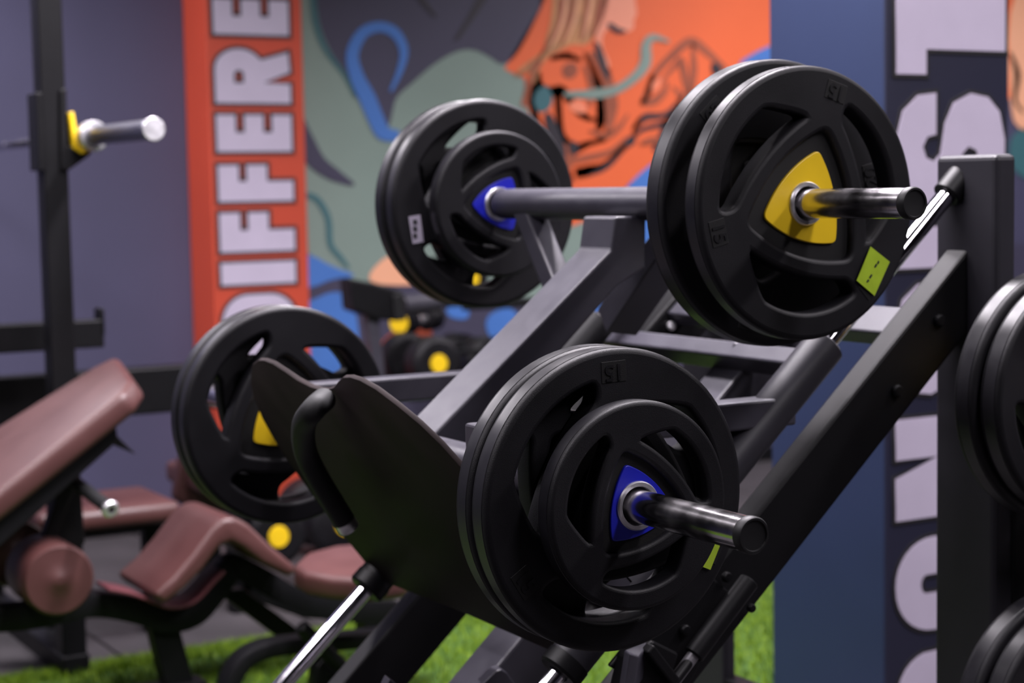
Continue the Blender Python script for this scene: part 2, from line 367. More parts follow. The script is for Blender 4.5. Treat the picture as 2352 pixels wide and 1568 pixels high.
stroke([(1352, 300), (1392, 312), (1420, 292), (1440, 262)], [6, 12, 12, 4], 'mbrown', .0085)
stroke([(1470, 330), (1500, 322), (1540, 335)], [8, 16, 8], 'mbrown', .0085)
stroke([(1300, 372), (1345, 362), (1400, 348), (1436, 316)], [10, 16, 12, 5], 'mbrown', .0085)
# lower left swirls
stroke([(676, 285), (702, 335), (730, 375), (768, 402), (812, 424)], [50, 48, 38, 30, 6], 'mnavy', L3)
stroke([(690, 446), (725, 456), (752, 500), (758, 560), (780, 590), (800, 615)], [12, 14, 14, 13, 12, 6], 'mteal', L3)
paint([(640, 575), (712, 582), (760, 612), (828, 634), (760, 640), (720, 660), (640, 670)], 'mblue', L3)
paint([(640, 715), (715, 690), (760, 668), (800, 674), (818, 720), (826, 790), (820, 900), (640, 900)], 'mblue', L3)
paint([(840, 632), (900, 575), (990, 585), (990, 655), (860, 655)], 'mpeach', L3)
for q in ([(905, 700), (985, 690), (990, 720), (930, 728)], [(1020, 705), (1070, 690), (1080, 735), (1030, 730)], [(1112, 720), (1190, 700), (1190, 790), (1120, 780)], [(1320, 640), (1420, 600), (1420, 720), (1330, 720)]): paint(q, 'mblue', L3)
stroke([(884, 850), (890, 800), (925, 770), (990, 762)], [34, 40, 34, 16], 'mshade_orange', L4)
paint([(866, 822), (920, 832), (920, 890), (866, 890)], 'mteal', L3)

# columns with lettering ---------------------------------------------------------------
def arc(cx, cy, rx, ry, a0, a1, n=8): return [(cx+rx*math.cos(math.radians(a0+(a1-a0)*k/n)), cy+ry*math.sin(math.radians(a0+(a1-a0)*k/n))) for k in range(n+1)]
def rrect(r, s): return arc(1-r, s, r, s, -90, 0)+arc(1-r, 1-s, r, s, 0, 90)+arc(r, 1-s, r, s, 90, 180)+arc(r, s, r, s, 180, 270)
_S = [(1, .64), (.66, .64), (.64, .72), (.56, .76), (.47, .73), (.44, .66), (.5, .60), (.75, .56), (.92, .48), (1, .32), (.97, .16), (.85, .05), (.62, 0)]
GL = {
    'E': [[(0, 0), (1, 0), (1, .26), (.52, .26), (.52, .38), (1, .38), (1, .63), (.52, .63), (.52, .75), (1, .75), (1, 1), (0, 1)]],
    'F': [[(0, 0), (.55, 0), (.55, .35), (1, .35), (1, .62), (.55, .62), (.55, .73), (1, .73), (1, 1), (0, 1)]],
    'I': [[(0, 0), (1, 0), (1, 1), (0, 1)]],
    'R': [[(0, 0), (.36, 0), (.38, .36), (.58, 0), (.95, .02), (.80, .39)]+arc(.62, .68, .38, .32, -50, 90, 10)+[(0, 1)],
          [(.37, .62), (.53, .62)]+arc(.53, .685, .08, .065, -80, 80, 4)+[(.53, .75), (.37, .75)]],
    'D': [[(0, 0)]+arc(.55, .35, .45, .35, -90, 0)+arc(.55, .65, .45, .35, 0, 90)+[(0, 1)], [(.36, .25), (.55, .25), (.64, .35), (.64, .65), (.55, .75), (.36, .75)]],
    'N': [[(0, 0), (.4, 0), (.4, .40), (.58, 0), (1, 0), (1, 1), (.6, 1), (.6, .62), (.42, 1), (0, 1)]],
    'O': [rrect(.48, .34), [(.4, .3)]+arc(.5, .28, .1, .05, 180, 360, 6)+[(.6, .3), (.6, .7)]+arc(.5, .72, .1, .05, 0, 180, 6)+[(.4, .7)]],
    'C': [[(1, .40), (.62, .40), (.6, .28), (.5, .24), (.4, .28), (.4, .72), (.5, .76), (.6, .72), (.62, .60), (1, .60)]+arc(.52, .68, .48, .32, 0, 90)[1:]+arc(.48, .68, .48, .32, 90, 180)+arc(.48, .32, .48, .32, 180, 270)+arc(.52, .32, .48, .32, 270, 355)],
    'S': [_S+[(.38, 0), (.15, .06), (.02, .2)]+[(1-a, 1-b) for a, b in _S]+[(.62, 1), (.85, .94), (.98, .8)]],
    'T': [[(.22, 0), (.78, 0), (.78, .73), (1, .73), (1, 1), (0, 1), (0, .73), (.22, .73)]],
}
def grow(lp, d):
    """offset a closed loop outwards by d (counter-clockwise loops grow, clockwise holes shrink)"""
    P = [Vector(p) for p in lp]; P = [p for i, p in enumerate(P) if (p-P[i-1]).length > 1e-6]; n = len(P); out = []
    for i in range(n):
        a, b, c = P[i-1], P[i], P[(i+1) % n]; u = (b-a).normalized(); v = (c-b).normalized()
        n1, n2 = Vector((u.y, -u.x)), Vector((v.y, -v.x)); m = n1+n2
        m = m/max(m.length_squared, .6)*2 if m.length > .1 else n1
        out.append(tuple(b+m*d))
    return out
def area(lp): return sum(a[0]*b[1]-b[0]*a[1] for a, b in zip(lp, lp[1:]+lp[:1]))/2
def letter(ch, X0, X1, Z0, Z1, Yp, parent, edge):
    """block letter reading upwards: baseline at x = X1, top at x = X0, from height Z0 to Z1"""
    white, dark = [], []
    for k, lp in enumerate(GL[ch]):
        q = [(X1-b*(X1-X0), Z0+a*(Z1-Z0)) for a, b in lp]
        if (area(q) > 0) != (k == 0): q = q[::-1]
        white.append(q); dark.append(grow(q, edge))
    me = fill(dark, .001); me.transform(TOXZ); me.transform(Matrix.Translation((0, Yp-.001, 0))); link('letter_outline', me, 'outline', parent)
    me = fill(white, .001); me.transform(TOXZ); me.transform(Matrix.Translation((0, Yp-.0025, 0)))
    o = link('letter', me, 'letter', parent); o['label'] = 'white block letter %s' % ch; return o
# orange column
YD = 6.36
xl = atY(480, 300, YD).x; xr = atY(700, 300, YD).x
colD = struct(put('column_orange', box((xl, YD, -.02), (xr, WY, 3.2), .004), 'orangewall'), 'orange column lettered in white, left of the mural')
xa, xb = atY(497, 300, YD).x, atY(669, 300, YD).x
for ch, y0, y1 in (('E', 80, 0), ('R', 237, 113), ('E', 348, 264), ('F', 462, 379), ('F', 577, 488), ('I', 652, 602), ('D', 820, 676)):
    letter(ch, xa, xb, atY(585, y0, YD).z, atY(585, y1, YD).z, YD, colD, .013)
# blue column
YC = 3.0
xl = atY(2031, 600, YC).x; xr = atY(2314, 200, YC).x
colB = struct(put('column_blue', box((xl, YC, -.02), (xr, YC+.40, 3.2), .004), 'navycol'), 'blue column with white lettering behind the leg press')
put('letter_panel', box((xl+.002, YC-.003, -.02), (xr-.002, YC+.002, 3.2)), 'navyface', colB)
xa, xb = atY(2053, 500, YC).x, atY(2303, 200, YC).x
zc = lambda y: atY(2054, y, YC).z
for ch, y0, y1 in (('T', 170, -98), ('S', 496, 212), ('I', 618, 523), ('S', 912, 650), ('N', 1197, 964), ('O', 1459, 1243), ('C', 1740, 1508)):
    letter(ch, xa, xb, zc(y0), zc(y1), YC-.004, colB, .0085)

# ceiling strip lamps
for (x, y, z, sx, sy, W) in LAMPS:
    t = empty('ceiling_lamp', (x, y, 3.2))
    put('housing', box((x-sx/2-.02, y-sy/2-.02, z-.005), (x+sx/2+.02, y+sy/2+.02, 3.2), .004), 'lampbody', t)
    put('diffuser', box((x-sx/2, y-sy/2, z-.02), (x+sx/2, y+sy/2, z-.004), .003), 'lamp', t)
    tag(t, 'long strip lamp on the gym ceiling', 'lamp', 'strip lamps on the ceiling')

# ------------------------------------------------------------------ weight plates
def reuleaux(ap, rc, n=14, rot=0):
    """three bulging sides at apothem ap, side radius rc; rounded corners"""
    out = []
    for k in range(3):
        m = rot+PI/3*2*k; c = Vector((math.cos(m), math.sin(m)))*(ap-rc)
        # half angle where neighbouring arcs meet: symmetric at +-60 degrees from m
        lo, hi = 0, 1.5
        for _ in range(40):
            a = (lo+hi)/2; p = c+rc*Vector((math.cos(m+a), math.sin(m+a))); q = math.atan2(p.y, p.x)-m
            q = (q+PI) % (2*PI)-PI
            if q < PI/3: lo = a
            else: hi = a
        a = lo*.94
        out += [tuple(c+rc*Vector((math.cos(m+t), math.sin(m+t)))) for t in np.linspace(-a, a, n)]
    return chaikin(out, 2)
def rin(phi, ri, rc):
    """distance from the hub to a bulging side, phi away from its middle"""
    e = rc-ri; return -e*math.cos(phi)+math.sqrt(rc*rc-(e*math.sin(phi))**2)
def opening(ro, ri, rc, mid, k, flip):
    """grip hole: pointed at one end, cut by a chord at the other"""
    P = [(min(ro-.004*k, rin(p, ri, rc)), p) for p in np.linspace(math.radians(43), math.radians(-49), 14)]
    Q = [(ro, p) for p in np.linspace(math.radians(-50), math.radians(15), 12)]
    out = []
    for r, p in P+Q:
        a = mid+(-p if flip else p); out.append((r*math.cos(a), r*math.sin(a)))
    return chaikin(out, 2)
def circle(r, n=72): return [(r*math.cos(2*PI*k/n), r*math.sin(2*PI*k/n)) for k in range(n)]
_pc = {}
def plate(loc, R, T, colour, rot, label, cat='weight plate', group='weight plates in the gym', marks=True, digits='15', flip=False, solid=False):
    """tri-grip rubber plate standing with its axis along Y; rot = angle of one hub corner"""
    t = empty('weight_plate', loc); tag(t, label, cat, group)
    key = (R, T, colour, digits, flip, solid)
    if key not in _pc:
        k = R/.2; d = {}
        b = .0075*min(1, k*1.1)
        op = [opening(.160*k, .105*k, .34*k, PI/3+2*PI/3*i, k, flip) for i in range(3)]
        me = fill([circle(R, 96)]+([] if solid else op)+[reuleaux(.077*k, .25*k, rot=PI/3)], T/2, b, 3); me.transform(TOXZ); d['body'] = me
        me = fill([reuleaux(.084*k, .26*k, rot=PI/3), circle(.029)], T*.20); me.transform(TOXZ); d['web'] = me
        me = fill([reuleaux((.058 if colour == 'blue' else .0545)*k, .185*k, rot=PI/3), circle(.0285)], T*.30, .0015); me.transform(TOXZ); d['insert'] = me
        h = T*.42
        me = bpy.data.meshes.new('hub_ring'); bm = lathe([(.0245, -h*.8), (.026, -h), (.0305, -h), (.0322, -h*.85), (.0322, h*.85), (.0305, h), (.026, h), (.0245, h*.8)]); bm.to_mesh(me); bm.free(); d['ring'] = me
        me = bpy.data.meshes.new('rim_band'); g = R+.0008; bm = lathe([(R-.004, -T*.29), (g-.0008, -T*.275), (g, -T*.255), (g, T*.255), (g-.0008, T*.275), (R-.004, T*.29)], 96); bm.to_mesh(me); bm.free(); d['band'] = me
        tm_ = text_mesh(digits, .030*k, .0008); d['txt'] = tm_
        _pc[key] = d
    d = _pc[key]; k = R/.2
    body = link('rubber_body', d['body'], 'rubber', t, .6)
    band = link('rim_band', d['band'], 'rim', t, .6)
    web = link('recessed_web', d['web'], 'rubber_pit', t, .6)
    ins = link('hub_insert', d['insert'], colour, t, .6); ins['label'] = ('black' if colour == 'plain' else colour)+' triangular hub insert'
    ring = link('hub_ring', d['ring'], 'ring', t, .6); ring['label'] = 'bright steel hub ring'
    for o in (body, web, ins): o.rotation_euler = (0, -rot, 0)
    if marks:                                    # cast weight marks at the three hub corners
        for i in range(3):
            a = rot+2*PI/3*i; r = .170*k
            c, s = math.cos(a), math.sin(a)
            bm = box((-.019*k, -.014*k, -.0006), (.019*k, .014*k, .0006), .0005, 1)
            lm = bpy.data.meshes.new('weight_mark'); bm.to_mesh(lm); bm.free()
            # text up points to the hub
            up = Vector((-c, 0, -s)); xd = up.cross(Vector((0, -1, 0)))
            mt = Matrix(((xd.x, up.x, 0, c*r), (xd.y, up.y, -1, -T/2-.0002), (xd.z, up.z, 0, s*r), (0, 0, 0, 1)))
            lm.transform(mt); po = link('weight_mark', lm, 'rubber_pit', t)
            tx = d['txt'].copy(); tx.transform(mt @ Matrix.Translation((0, 0, .001))); link('digits', tx, 'rubber', po)
    return t
X_U, Z_U, X_L, Z_L = 1.6898, -.0322+H, 1.2708, -.4108+H
R2 = math.radians
pUR = plate((X_U, 2.075, Z_U), .200, .038, 'yellow', R2(73), 'yellow-centred black plate with a lime sticker, outermost on the upper near peg', flip=True)
plate((X_U, 2.148, Z_U), .214, .046, 'plain', R2(12), 'large black plate behind the yellow-centred one on the upper near peg', digits='20', solid=True)
pLB = plate((X_L, 1.902, Z_L), .1355, .034, 'blue', R2(107), 'small blue-centred black plate, outermost on the lower near peg', marks=False, digits='10')
pLR = plate((X_L, 1.955, Z_L), .200, .040, 'plain', R2(92), 'big black plate directly behind the small blue-centred one on the lower near peg')
plate((X_L, 1.9965, Z_L), .200, .040, 'plain', R2(130), 'innermost big black plate on the lower near peg, beside the footplate')
plate((X_U, 2.985, Z_U), .138, .034, 'blue', R2(60), 'small blue-centred black plate on the upper far peg against the grey tube', marks=False, digits='10')
pUL = plate((X_U, 3.042, Z_U), .200, .040, 'plain', R2(80), 'big black plate behind the small blue-centred one on the upper far peg', marks=False)
plate((X_U, 3.09, Z_U), .200, .040, 'plain', R2(138), 'outermost big black plate on the upper far peg, before the mural', marks=False)
plate((X_L, 3.05, Z_L), .200, .040, 'yellow', R2(93), 'yellow-centred black plate on the lower far peg, inner of two behind the footplate', marks=False)
plate((X_L, 3.092, Z_L), .200, .040, 'yellow', R2(137), 'outer black plate on the lower far peg, in front of the orange column', marks=False)
# stickers on plates
def sticker(quad, Yf, parent, name, mat, label):
    lp = [atY(x, y, Yf) for x, y in quad]
    o = put(name, prism(lp, (0, -.0008, 0)), mat, parent); o['label'] = label; return o
s = sticker([(1999, 566), (2043, 601), (2008, 679), (1967, 644)], 2.0532, pUR, 'sticker', 'sticker', 'lime green sticker with black print')
for q in ([(2017, 598), (2020, 601), (2017, 607), (2014, 604)], [(2012, 605), (2015, 608), (2011, 615), (2008, 612)], [(2001, 629), (2004, 632), (1999, 640), (1996, 637)], [(1994, 641), (1997, 644), (1993, 649), (1990, 646)]):
    put('print_mark', prism([atY(x, y, 2.0522) for x, y in q], (0, -.0004, 0)), 'ink', s)
sticker([(1613, 1301), (1631, 1308), (1652, 1255), (1662, 1212), (1646, 1205), (1635, 1250)], 1.9325, pLR, 'sticker', 'sticker', 'lime green sticker half hidden by the peg')
s = sticker([(938, 497), (965, 493), (973, 555), (948, 560)], 3.0215, pUL, 'sticker', 'label', 'pale grey paper label')
for k in range(3):
    put('print_mark', prism([atY(x, y, 3.0205) for x, y in ((948, 505+k*16), (957, 504+k*16), (959, 515+k*16), (950, 516+k*16))], (0, -.0004, 0)), 'ink', s)

# ------------------------------------------------------------------ leg press
th = math.radians(42); V = Vector((math.cos(th), 0, math.sin(th))); NR = Vector((-math.sin(th), 0, math.cos(th))); PL = Vector((X_L, 0, Z_L))
YM = 2.53
def sp(s, n, y): return PL+V*s+NR*n+Vector((0, y, 0))
press = empty('leg_press', (1.5, YM, 0)); tag(press, 'dark grey plate-loaded leg press with chrome guide rods, loaded with black plates', 'leg press')
def part(name, bm, mat, parent=press, sm_=None, label=None):
    o = put(name, bm, mat, parent, sm_)
    if label: o['label'] = label
    return o
def bolt(p, axis, r=.011, parent=press):
    p = Vector(p); a = Vector(axis).normalized(); bm = sweep([p, p+a*.005, p+a*.008], [r, r, r*.75], 24)
    b2 = sweep([p+a*.008, p+a*.0085], [r*.45, r*.45], 6); me = bpy.data.meshes.new('x'); b2.to_mesh(me); b2.free(); bm.from_mesh(me); bpy.data.meshes.remove(me)
    return part('bolt', bm, 'black', parent, .6)
# frame: three rails, two uprights, cross members, floor beams
for y, wdt in ((2.195, .05), (2.865, .05)):
    part('frame_rail', beam(sp(-.98, -.396, y), sp(.86, -.396, y), wdt, .102, .005), 'black')
part('centre_rail', beam(sp(-.98, -.396, YM), sp(.80, -.396, YM), .09, .09, .005), 'frame')
# guide rods with sockets at the top and feet below
for y in (2.2, 2.86):
    part('guide_rod', rod(sp(-.98, -.266, y), sp(.895, -.266, y), .0155, 40), 'chrome', press, .6, 'polished chrome guide rod')
    part('rod_socket', rod(sp(.868, -.266, y), sp(.935, -.266, y), .024, 32, .002), 'black', press, .6)
    part('rod_foot', rod(sp(-.99, -.266, y), sp(-.94, -.266, y), .026, 32, .003), 'black', press, .6)
    part('rod_bracket', box(sp(-.965, -.30, y)+Vector((-.02, -.02, -.07)), sp(-.965, -.30, y)+Vector((.02, .02, .03)), .004), 'black')
    up = part('upright', box((2.112, y-(.095 if y < YM else .02), .0), (2.158 if y < YM else 2.142, y+(.045 if y < YM else .12), H+.0385), .010, 3), 'charcoal')
    part('floor_foot', box((1.95, y-.06, 0), (2.35, y+.04, .05), .004), 'black')
part('top_cross_member', beam(sp(.667, -.372, 2.20), sp(.667, -.372, 2.90), .060, .034, .004, side=V), 'frame')
part('cross_member', beam(sp(.535, -.335, 2.30), sp(.535, -.335, 2.905), .036, .040, .004, side=V), 'frame')
part('cross_member_tab', prism([atY(1677, 806, 2.5), atY(1684, 786, 2.5), atY(1756, 800, 2.46), atY(1752, 822, 2.46)], (.03, 0, 0), .002), 'frame')
part('floor_beam', box((.35, YM-.04, 0), (2.35, YM+.04, .06), .004), 'black')
part('floor_foot', box((.42, 2.05, 0), (.52, 3.0, .05), .004), 'black')
for s_, y in ((-.90, 2.195), (-.90, 2.865), (-.90, YM)):
    p = sp(s_, -.42, y); part('rail_leg', box((p.x-.03, y-.025, .02), (p.x+.03, y+.025, p.z), .004), 'black')
part('upright_brace', box((2.114, 2.19, .25), (2.155, 2.87, .31), .004), 'black')
# bolts on the near rail
for s_, n in ((.70, -.385), (.56, -.405)): bolt(sp(s_, n, 2.169), (0, -1, 0), .010)
bolt(atY(1541, 749, 2.836), (-.3, -1, .3), .009).data.materials[0] = M['ring']
# bumper stop with its bolted plate and lock lever
sp_ = part('stop_plate', prism([sp(-.10, -.30, 2.168), sp(.105, -.30, 2.168), sp(.12, -.40, 2.168), sp(-.06, -.44, 2.168)], (0, -.010, 0), .003), 'black')
a, b = atY(1596, 1500, 2.125), atY(1718, 1337, 2.125); dd = (b-a).normalized()
part('stop_sleeve', rod(a-dd*.004, b+dd*.004, .0158, 36, .002), 'black', press, .6)
part('stop_pin', rod(a-dd*.052, a+dd*.002, .0095, 28), 'steelgrey', press, .6, 'bare steel pin with scratched tip')
bolt(atY(1667, 1324, 2.157), (0, -1, 0), .0082); bolt(atY(1571, 1446, 2.157), (0, -1, 0), .0086); bolt(atY(1723, 1395, 2.155), (0, -1, 0), .007)
part('lever_bar', beam(atY(1486, 1486, 2.11), atY(1548, 1566, 2.11), .02, .016, .003), 'black')
part('lever_arm', rod(atY(1540, 1575, 2.115), atY(1586, 1514, 2.125), .0085, 24), 'black', press, .6)
part('lever_bracket', prism([atY(1434, 1493, 2.13), atY(1497, 1468, 2.13), atY(1468, 1509, 2.10), atY(1446, 1500, 2.10)], (-.01, 0, -.05), .002), 'frame')
part('lever_block', prism([atY(1452, 1510, 2.12), atY(1500, 1470, 2.12), atY(1560, 1500, 2.12), atY(1520, 1640, 2.12), atY(1420, 1640, 2.12)], (0, .04, 0), .004), 'black')
part('seat_bracket', prism([atY(1108, 1572, 2.42), atY(1140, 1540, 2.42), atY(1152, 1537, 2.42), atY(1165, 1545, 2.42), atY(1190, 1580, 2.42)], (.006, .03, 0), .002), 'frame')
part('seat_bracket', prism([atY(885, 1580, 2.5), atY(895, 1560, 2.5), atY(912, 1572, 2.5)], (.006, .03, 0), .001), 'frame')

# sled
sled = empty('sled', sp(.2, 0, YM), press); sled['label'] = 'sliding carriage with footplate and weight pegs'
SP = lambda *a, **k: part(*a[:3], sled, *a[3:], **k)
# footplate: plane measured from its outline, mirrored about the machine's centre line
F0, F1 = sp(-.12, -.25, 0), sp(-.04, .22, 0); FD = (F1-F0).normalized(); FN = Vector((0, 1, 0)).cross(FD)
half = [(0, .437), (.03, .439), (.07, .448), (.10, .461), (.135, .474), (.165, .4775), (.195, .475), (.235, .463), (.275, .440), (.315, .412), (.345, .380), (.372, .335), (.385, .285), (.388, .235), (.378, .175), (.362, .110), (.345, .055), (.328, .015), (.300, -.012), (.27, -.022), (.18, -.020), (0, -.016)]
lp = [(a, t) for a, t in half]+[(-a, t) for a, t in half[-2:0:-1]]
FT = .0085
loop = [F0+FD*t+Vector((0, YM+.012+a, 0)) for a, t in lp]
fp = SP('footplate', prism(loop, FN*FT, .0015, 2, .7), 'plate', .5, label='black steel footplate with two rounded humps')
# weight pegs and tubes
SP('upper_cross_tube', rod((X_U, 2.176, Z_U), (X_U, 2.957, Z_U), .0285, 40, .002), 'frame', .6)
SP('lower_cross_tube', rod((X_L, 2.03, Z_L), (X_L, 3.02, Z_L), .0275, 40, .002), 'frame', .6)
def peg(x, z, y0, y1):
    o = SP('weight_peg', rod((x, y0, z), (x, y1, z), .0215, 48, .0012), 'peg', .6, label='chrome weight peg with black end cap')
    return o
for x, z, y0, y1 in ((X_U, Z_U, 2.2, 1.847), (X_L, Z_L, 2.1, 1.662), (X_U, Z_U, 2.93, 3.25), (X_L, Z_L, 2.98, 3.42)):
    peg(x, z, y0, y1); sg = -1 if y1 < y0 else 1
    bm = lathe([(.0001, 0), (.0222, 0), (.0226, sg*.003), (.0226, sg*.011), (.021, sg*.0135), (.0185, sg*.0135), (.0175, sg*.0115), (.003, sg*.0105), (.0001, sg*.0105)], 48)
    bmesh.ops.translate(bm, verts=bm.verts, vec=(x, y1, z)); SP('peg_cap', bm, 'cap', .6)
# spine: inclined box tube from footplate to upper tube, with the short upright stub
sp0, sp1 = sp(-.035, -.033, YM), sp(.462, -.033, YM)
top_in = sp(.455, .016, YM); 
prof = [sp(-.03, .014, 0), Vector((1.619, 0, H-.107)), Vector((1.629, 0, Z_U-.02)), Vector((1.690, 0, Z_U-.02)), Vector((1.688, 0, H-.138)), sp(.43, -.060, 0), sp(-.03, -.060, 0)]
SP('spine_tube', prism([p+Vector((0, YM-.05, 0)) for p in prof], (0, .10, 0), .004), 'frame')
# struts under the upper tube
SP('strut', beam(atX(1208, 470, 1.69), atX(1300, 700, 1.675), .042, .042, .004, side=(1, 0, 0)), 'frame')
SP('strut', prism([atX(1540, 474, 1.725), atX(1592, 470, 1.725), atX(1392, 764, 1.725), atX(1372, 708, 1.725)], (.065, 0, -.01), .003), 'frame')
# bearing sleeves round the rods
for y in (2.2, 2.86):
    bm = lathe([(.0175, -.33), (.030, -.33), (.033, -.3275), (.033, .3275), (.030, .33), (.0175, .33)], 40)
    ax = V; rotm = Vector((0, 1, 0)).rotation_difference(ax).to_matrix().to_4x4()
    bmesh.ops.transform(bm, matrix=Matrix.Translation(sp(.195, -.266, y)) @ rotm, verts=bm.verts); SP('bearing_sleeve', bm, 'black' if y > 2.5 else 'charcoal', .6)
    bm = lathe([(.0165, -.014), (.031, -.014), (.0345, -.010), (.0345, .012), (.031, .014), (.0165, .014)], 40)
    bmesh.ops.transform(bm, matrix=Matrix.Translation(sp(-.14, -.266, y)) @ rotm, verts=bm.verts); SP('sleeve_collar', bm, 'black', .6)
    zt = H-.353
    SP('side_tube', box((1.215 if y > 2.5 else 1.20, y-.025, zt-.024), (1.76, y+.025, zt+.020), .004), 'frame')
    # hollow upright that carries the lower cross tube
    
    for a0, a1 in (((-.03, -.027), (.03, -.023)), ((-.03, .023), (.03, .027)), ((-.03, -.027), (-.027, .027)), ((.027, -.027), (.03, .027))):
        q = [sp(-.014+a, -.25, y+b) for a, b in ((a0[0], a0[1]), (a1[0], a0[1]), (a1[0], a1[1]), (a0[0], a1[1]))]
        SP('peg_post_wall', prism(q, NR*.262), 'frame')
# bent foam grip in front of the footplate
hp = [(744, 918, .018), (720, 940, .05), (698, 975, .06), (700, 1030, .06), (722, 1082, .06), (758, 1143, .06), (790, 1195, .06)]
path = [atP(x, y, F0-FN*o, FN) for x, y, o in hp]
gp = smooth_path(path, 6)
SP('foam_grip', sweep(gp, .0185, 24), 'foam', 1.2, label='black foam hand grip')
e = (gp[-1]-gp[-3]).normalized()
SP('grip_end', sweep([gp[-1], gp[-1]+e*.002, gp[-1]+e*.016, gp[-1]+e*.018], [.0165, .0175, .0175, .0165], 28), 'ring', .6, label='chrome ring at the end of the grip')

# plates stored on the near upright, at the right edge of the picture
sx, sz = atY(2457, 905, 2.0).x, atY(2457, 905, 2.0).z
sz2 = atY(2478, 1640, 2.0).z
for zz in (sz, sz2):
    part('storage_peg', rod((sx, 2.12, zz), (sx, 1.80, zz), .0215, 40), 'peg', press, .6)
part('storage_arm', box((2.15, 2.10, .30), (sx+.04, 2.14, sz+.10), .004), 'black')
plate((sx, 2.03, sz), .200, .044, 'yellow', R2(20), 'black plate stored right of the blue column, inner of the upper pair', marks=False)
plate((sx, 1.985, sz), .190, .044, 'yellow', R2(50), 'black plate stored right of the blue column, outer of the upper pair', marks=False)
plate((sx, 2.03, sz2), .200, .044, 'yellow', R2(20), 'black plate stored low in the bottom right corner, inner of the lower pair', marks=False)
plate((sx, 1.985, sz2), .190, .044, 'yellow', R2(50), 'black plate stored low in the bottom right corner, outer of the lower pair', marks=False)

# ------------------------------------------------------------------ power rack and barbell at the left
rx = atY(127, 400, 4.72).x
rack = empty('power_rack', (rx, 4.6, 0)); tag(rack, 'black power rack upright with yellow-lined bar hook before the navy wall', 'rack')
part('upright', box((rx-.030, 4.72, 0), (rx+.036, 4.79, 3.0), .004), 'black', rack)
part('upright', box((rx-.030, 5.6, 0), (rx+.036, 5.67, 3.0), .004), 'black', rack)
part('safety_arm', box((rx-1.2, 4.98, atY(120, 805, 4.98).z), (atY(240, 770, 4.98).x, 5.04, atY(120, 740, 4.98).z), .004), 'black', rack)
part('arm_stop', box((atY(232, 770, 4.98).x, 4.98, atY(240, 770, 4.98).z), (atY(242, 770, 4.98).x, 5.04, atY(238, 708, 4.98).z), .003), 'black', rack)
part('base_rail', box((rx-1.2, 5.12, atY(380, 948, 5.12).z), (atY(570, 900, 5.12).x, 5.20, atY(380, 842, 5.12).z), .006), 'black', rack)
part('base_post', box((atY(545, 900, 5.12).x-.03, 5.13, 0), (atY(545, 900, 5.12).x+.02, 5.19, atY(380, 842, 5.12).z-.005), .005), 'black', rack)
part('floor_rail', box((rx-.035, 4.71, 0), (rx+.04, 5.68, .06), .004), 'black', rack)
Yj = 4.71
hk = part('bar_hook', prism([atY(x, y, Yj) for x, y in ((138, 205), (153, 203), (156, 335), (215, 345), (205, 358), (160, 390), (140, 390))], (0, .10, 0), .003), 'black', rack)
ln = part('hook_liner', prism([atY(x, y, Yj-.012) for x, y in ((158, 258), (170, 256), (181, 322), (192, 334), (212, 334), (214, 346), (188, 354), (170, 342))], (0, .09, 0), .003), 'yellow', hk, label='yellow plastic hook liner')
part('bar_hook_back', box((rx-.045, 4.71, atY(75, 392, Yj).z), (rx-.029, 4.80, atY(75, 212, Yj).z), .003), 'black', rack)
bb = empty('barbell', atY(215, 312, 4.67)); tag(bb, 'chrome barbell resting in the yellow-lined hook of the rack', 'barbell')
bc = atY(215, 312, 4.67); endp = atX(352, 296, bc.x)
part('sleeve', rod((bc.x, bc.y, bc.z), (bc.x, endp.y, bc.z), .0255, 36), 'sleeve', bb, .6)
part('sleeve_end', rod((bc.x, endp.y+.002, bc.z), (bc.x, endp.y-.006, bc.z), .0285, 36, .002), 'ring', bb, .6)
part('collar', rod((bc.x, bc.y-.01, bc.z), (bc.x, bc.y+.03, bc.z), .040, 36, .004), 'ring', bb, .6)
part('shaft', rod((bc.x, bc.y+.02, bc.z), (bc.x, bc.y+1.35, bc.z), .014, 24), 'peg', bb, .6)
part('collar', rod((bc.x, bc.y+1.33, bc.z), (bc.x, bc.y+1.37, bc.z), .040, 36, .004), 'chrome', bb, .6)
part('sleeve', rod((bc.x, bc.y+1.37, bc.z), (bc.x, bc.y+1.8, bc.z), .026, 36), 'peg', bb, .6)

# ------------------------------------------------------------------ brown benches
def pad(name, pix, Y0, depth, parent, bw=.02, mat='leather', label=None):
    lp = [atY(x, y, Y0) for x, y in pix]
    return part(name, prism(lp, (0, depth, 0), bw, 4), mat, parent, 1.0, label)
# inclined bench: its pad rises to the right
ib = empty('incline_bench', (1.1, 4.4, 0)); tag(ib, 'brown padded incline bench rising to the right beside the rack post', 'bench')
A, B = atY(-160, 1252, 4.2), atY(318, 872, 4.2); ud = (B-A).normalized(); wn = ud.cross(Vector((0, 1, 0)))
if wn.z < 0: wn = -wn
far0, far1 = atP(-160, 1075, A, wn), atP(252, 812, A, wn)
pl = [A, B+ud*.0, far1, far0]
part('back_pad', prism([A, B-ud*.05, B+Vector((0, .05, 0)), far1-Vector((0, .05, 0)), far1-ud*.05, far0], -wn*.062, .018, 4), 'leather', ib, 1.0, 'brown incline pad')
part('pad_rail', prism([A-wn*.062+Vector((0, .02, 0)), B-ud*.10-wn*.062+Vector((0, .04, 0)), B-ud*.12-wn*.10+Vector((0, .04, 0)), A-wn*.12+Vector((0, .02, 0))], (0, .06, 0), .004), 'black', ib)
part('support_post', prism([atY(x, y, 4.42) for x, y in ((122, 1060), (185, 1075), (196, 1250), (120, 1250))], (0, .06, 0), .004), 'black', ib)
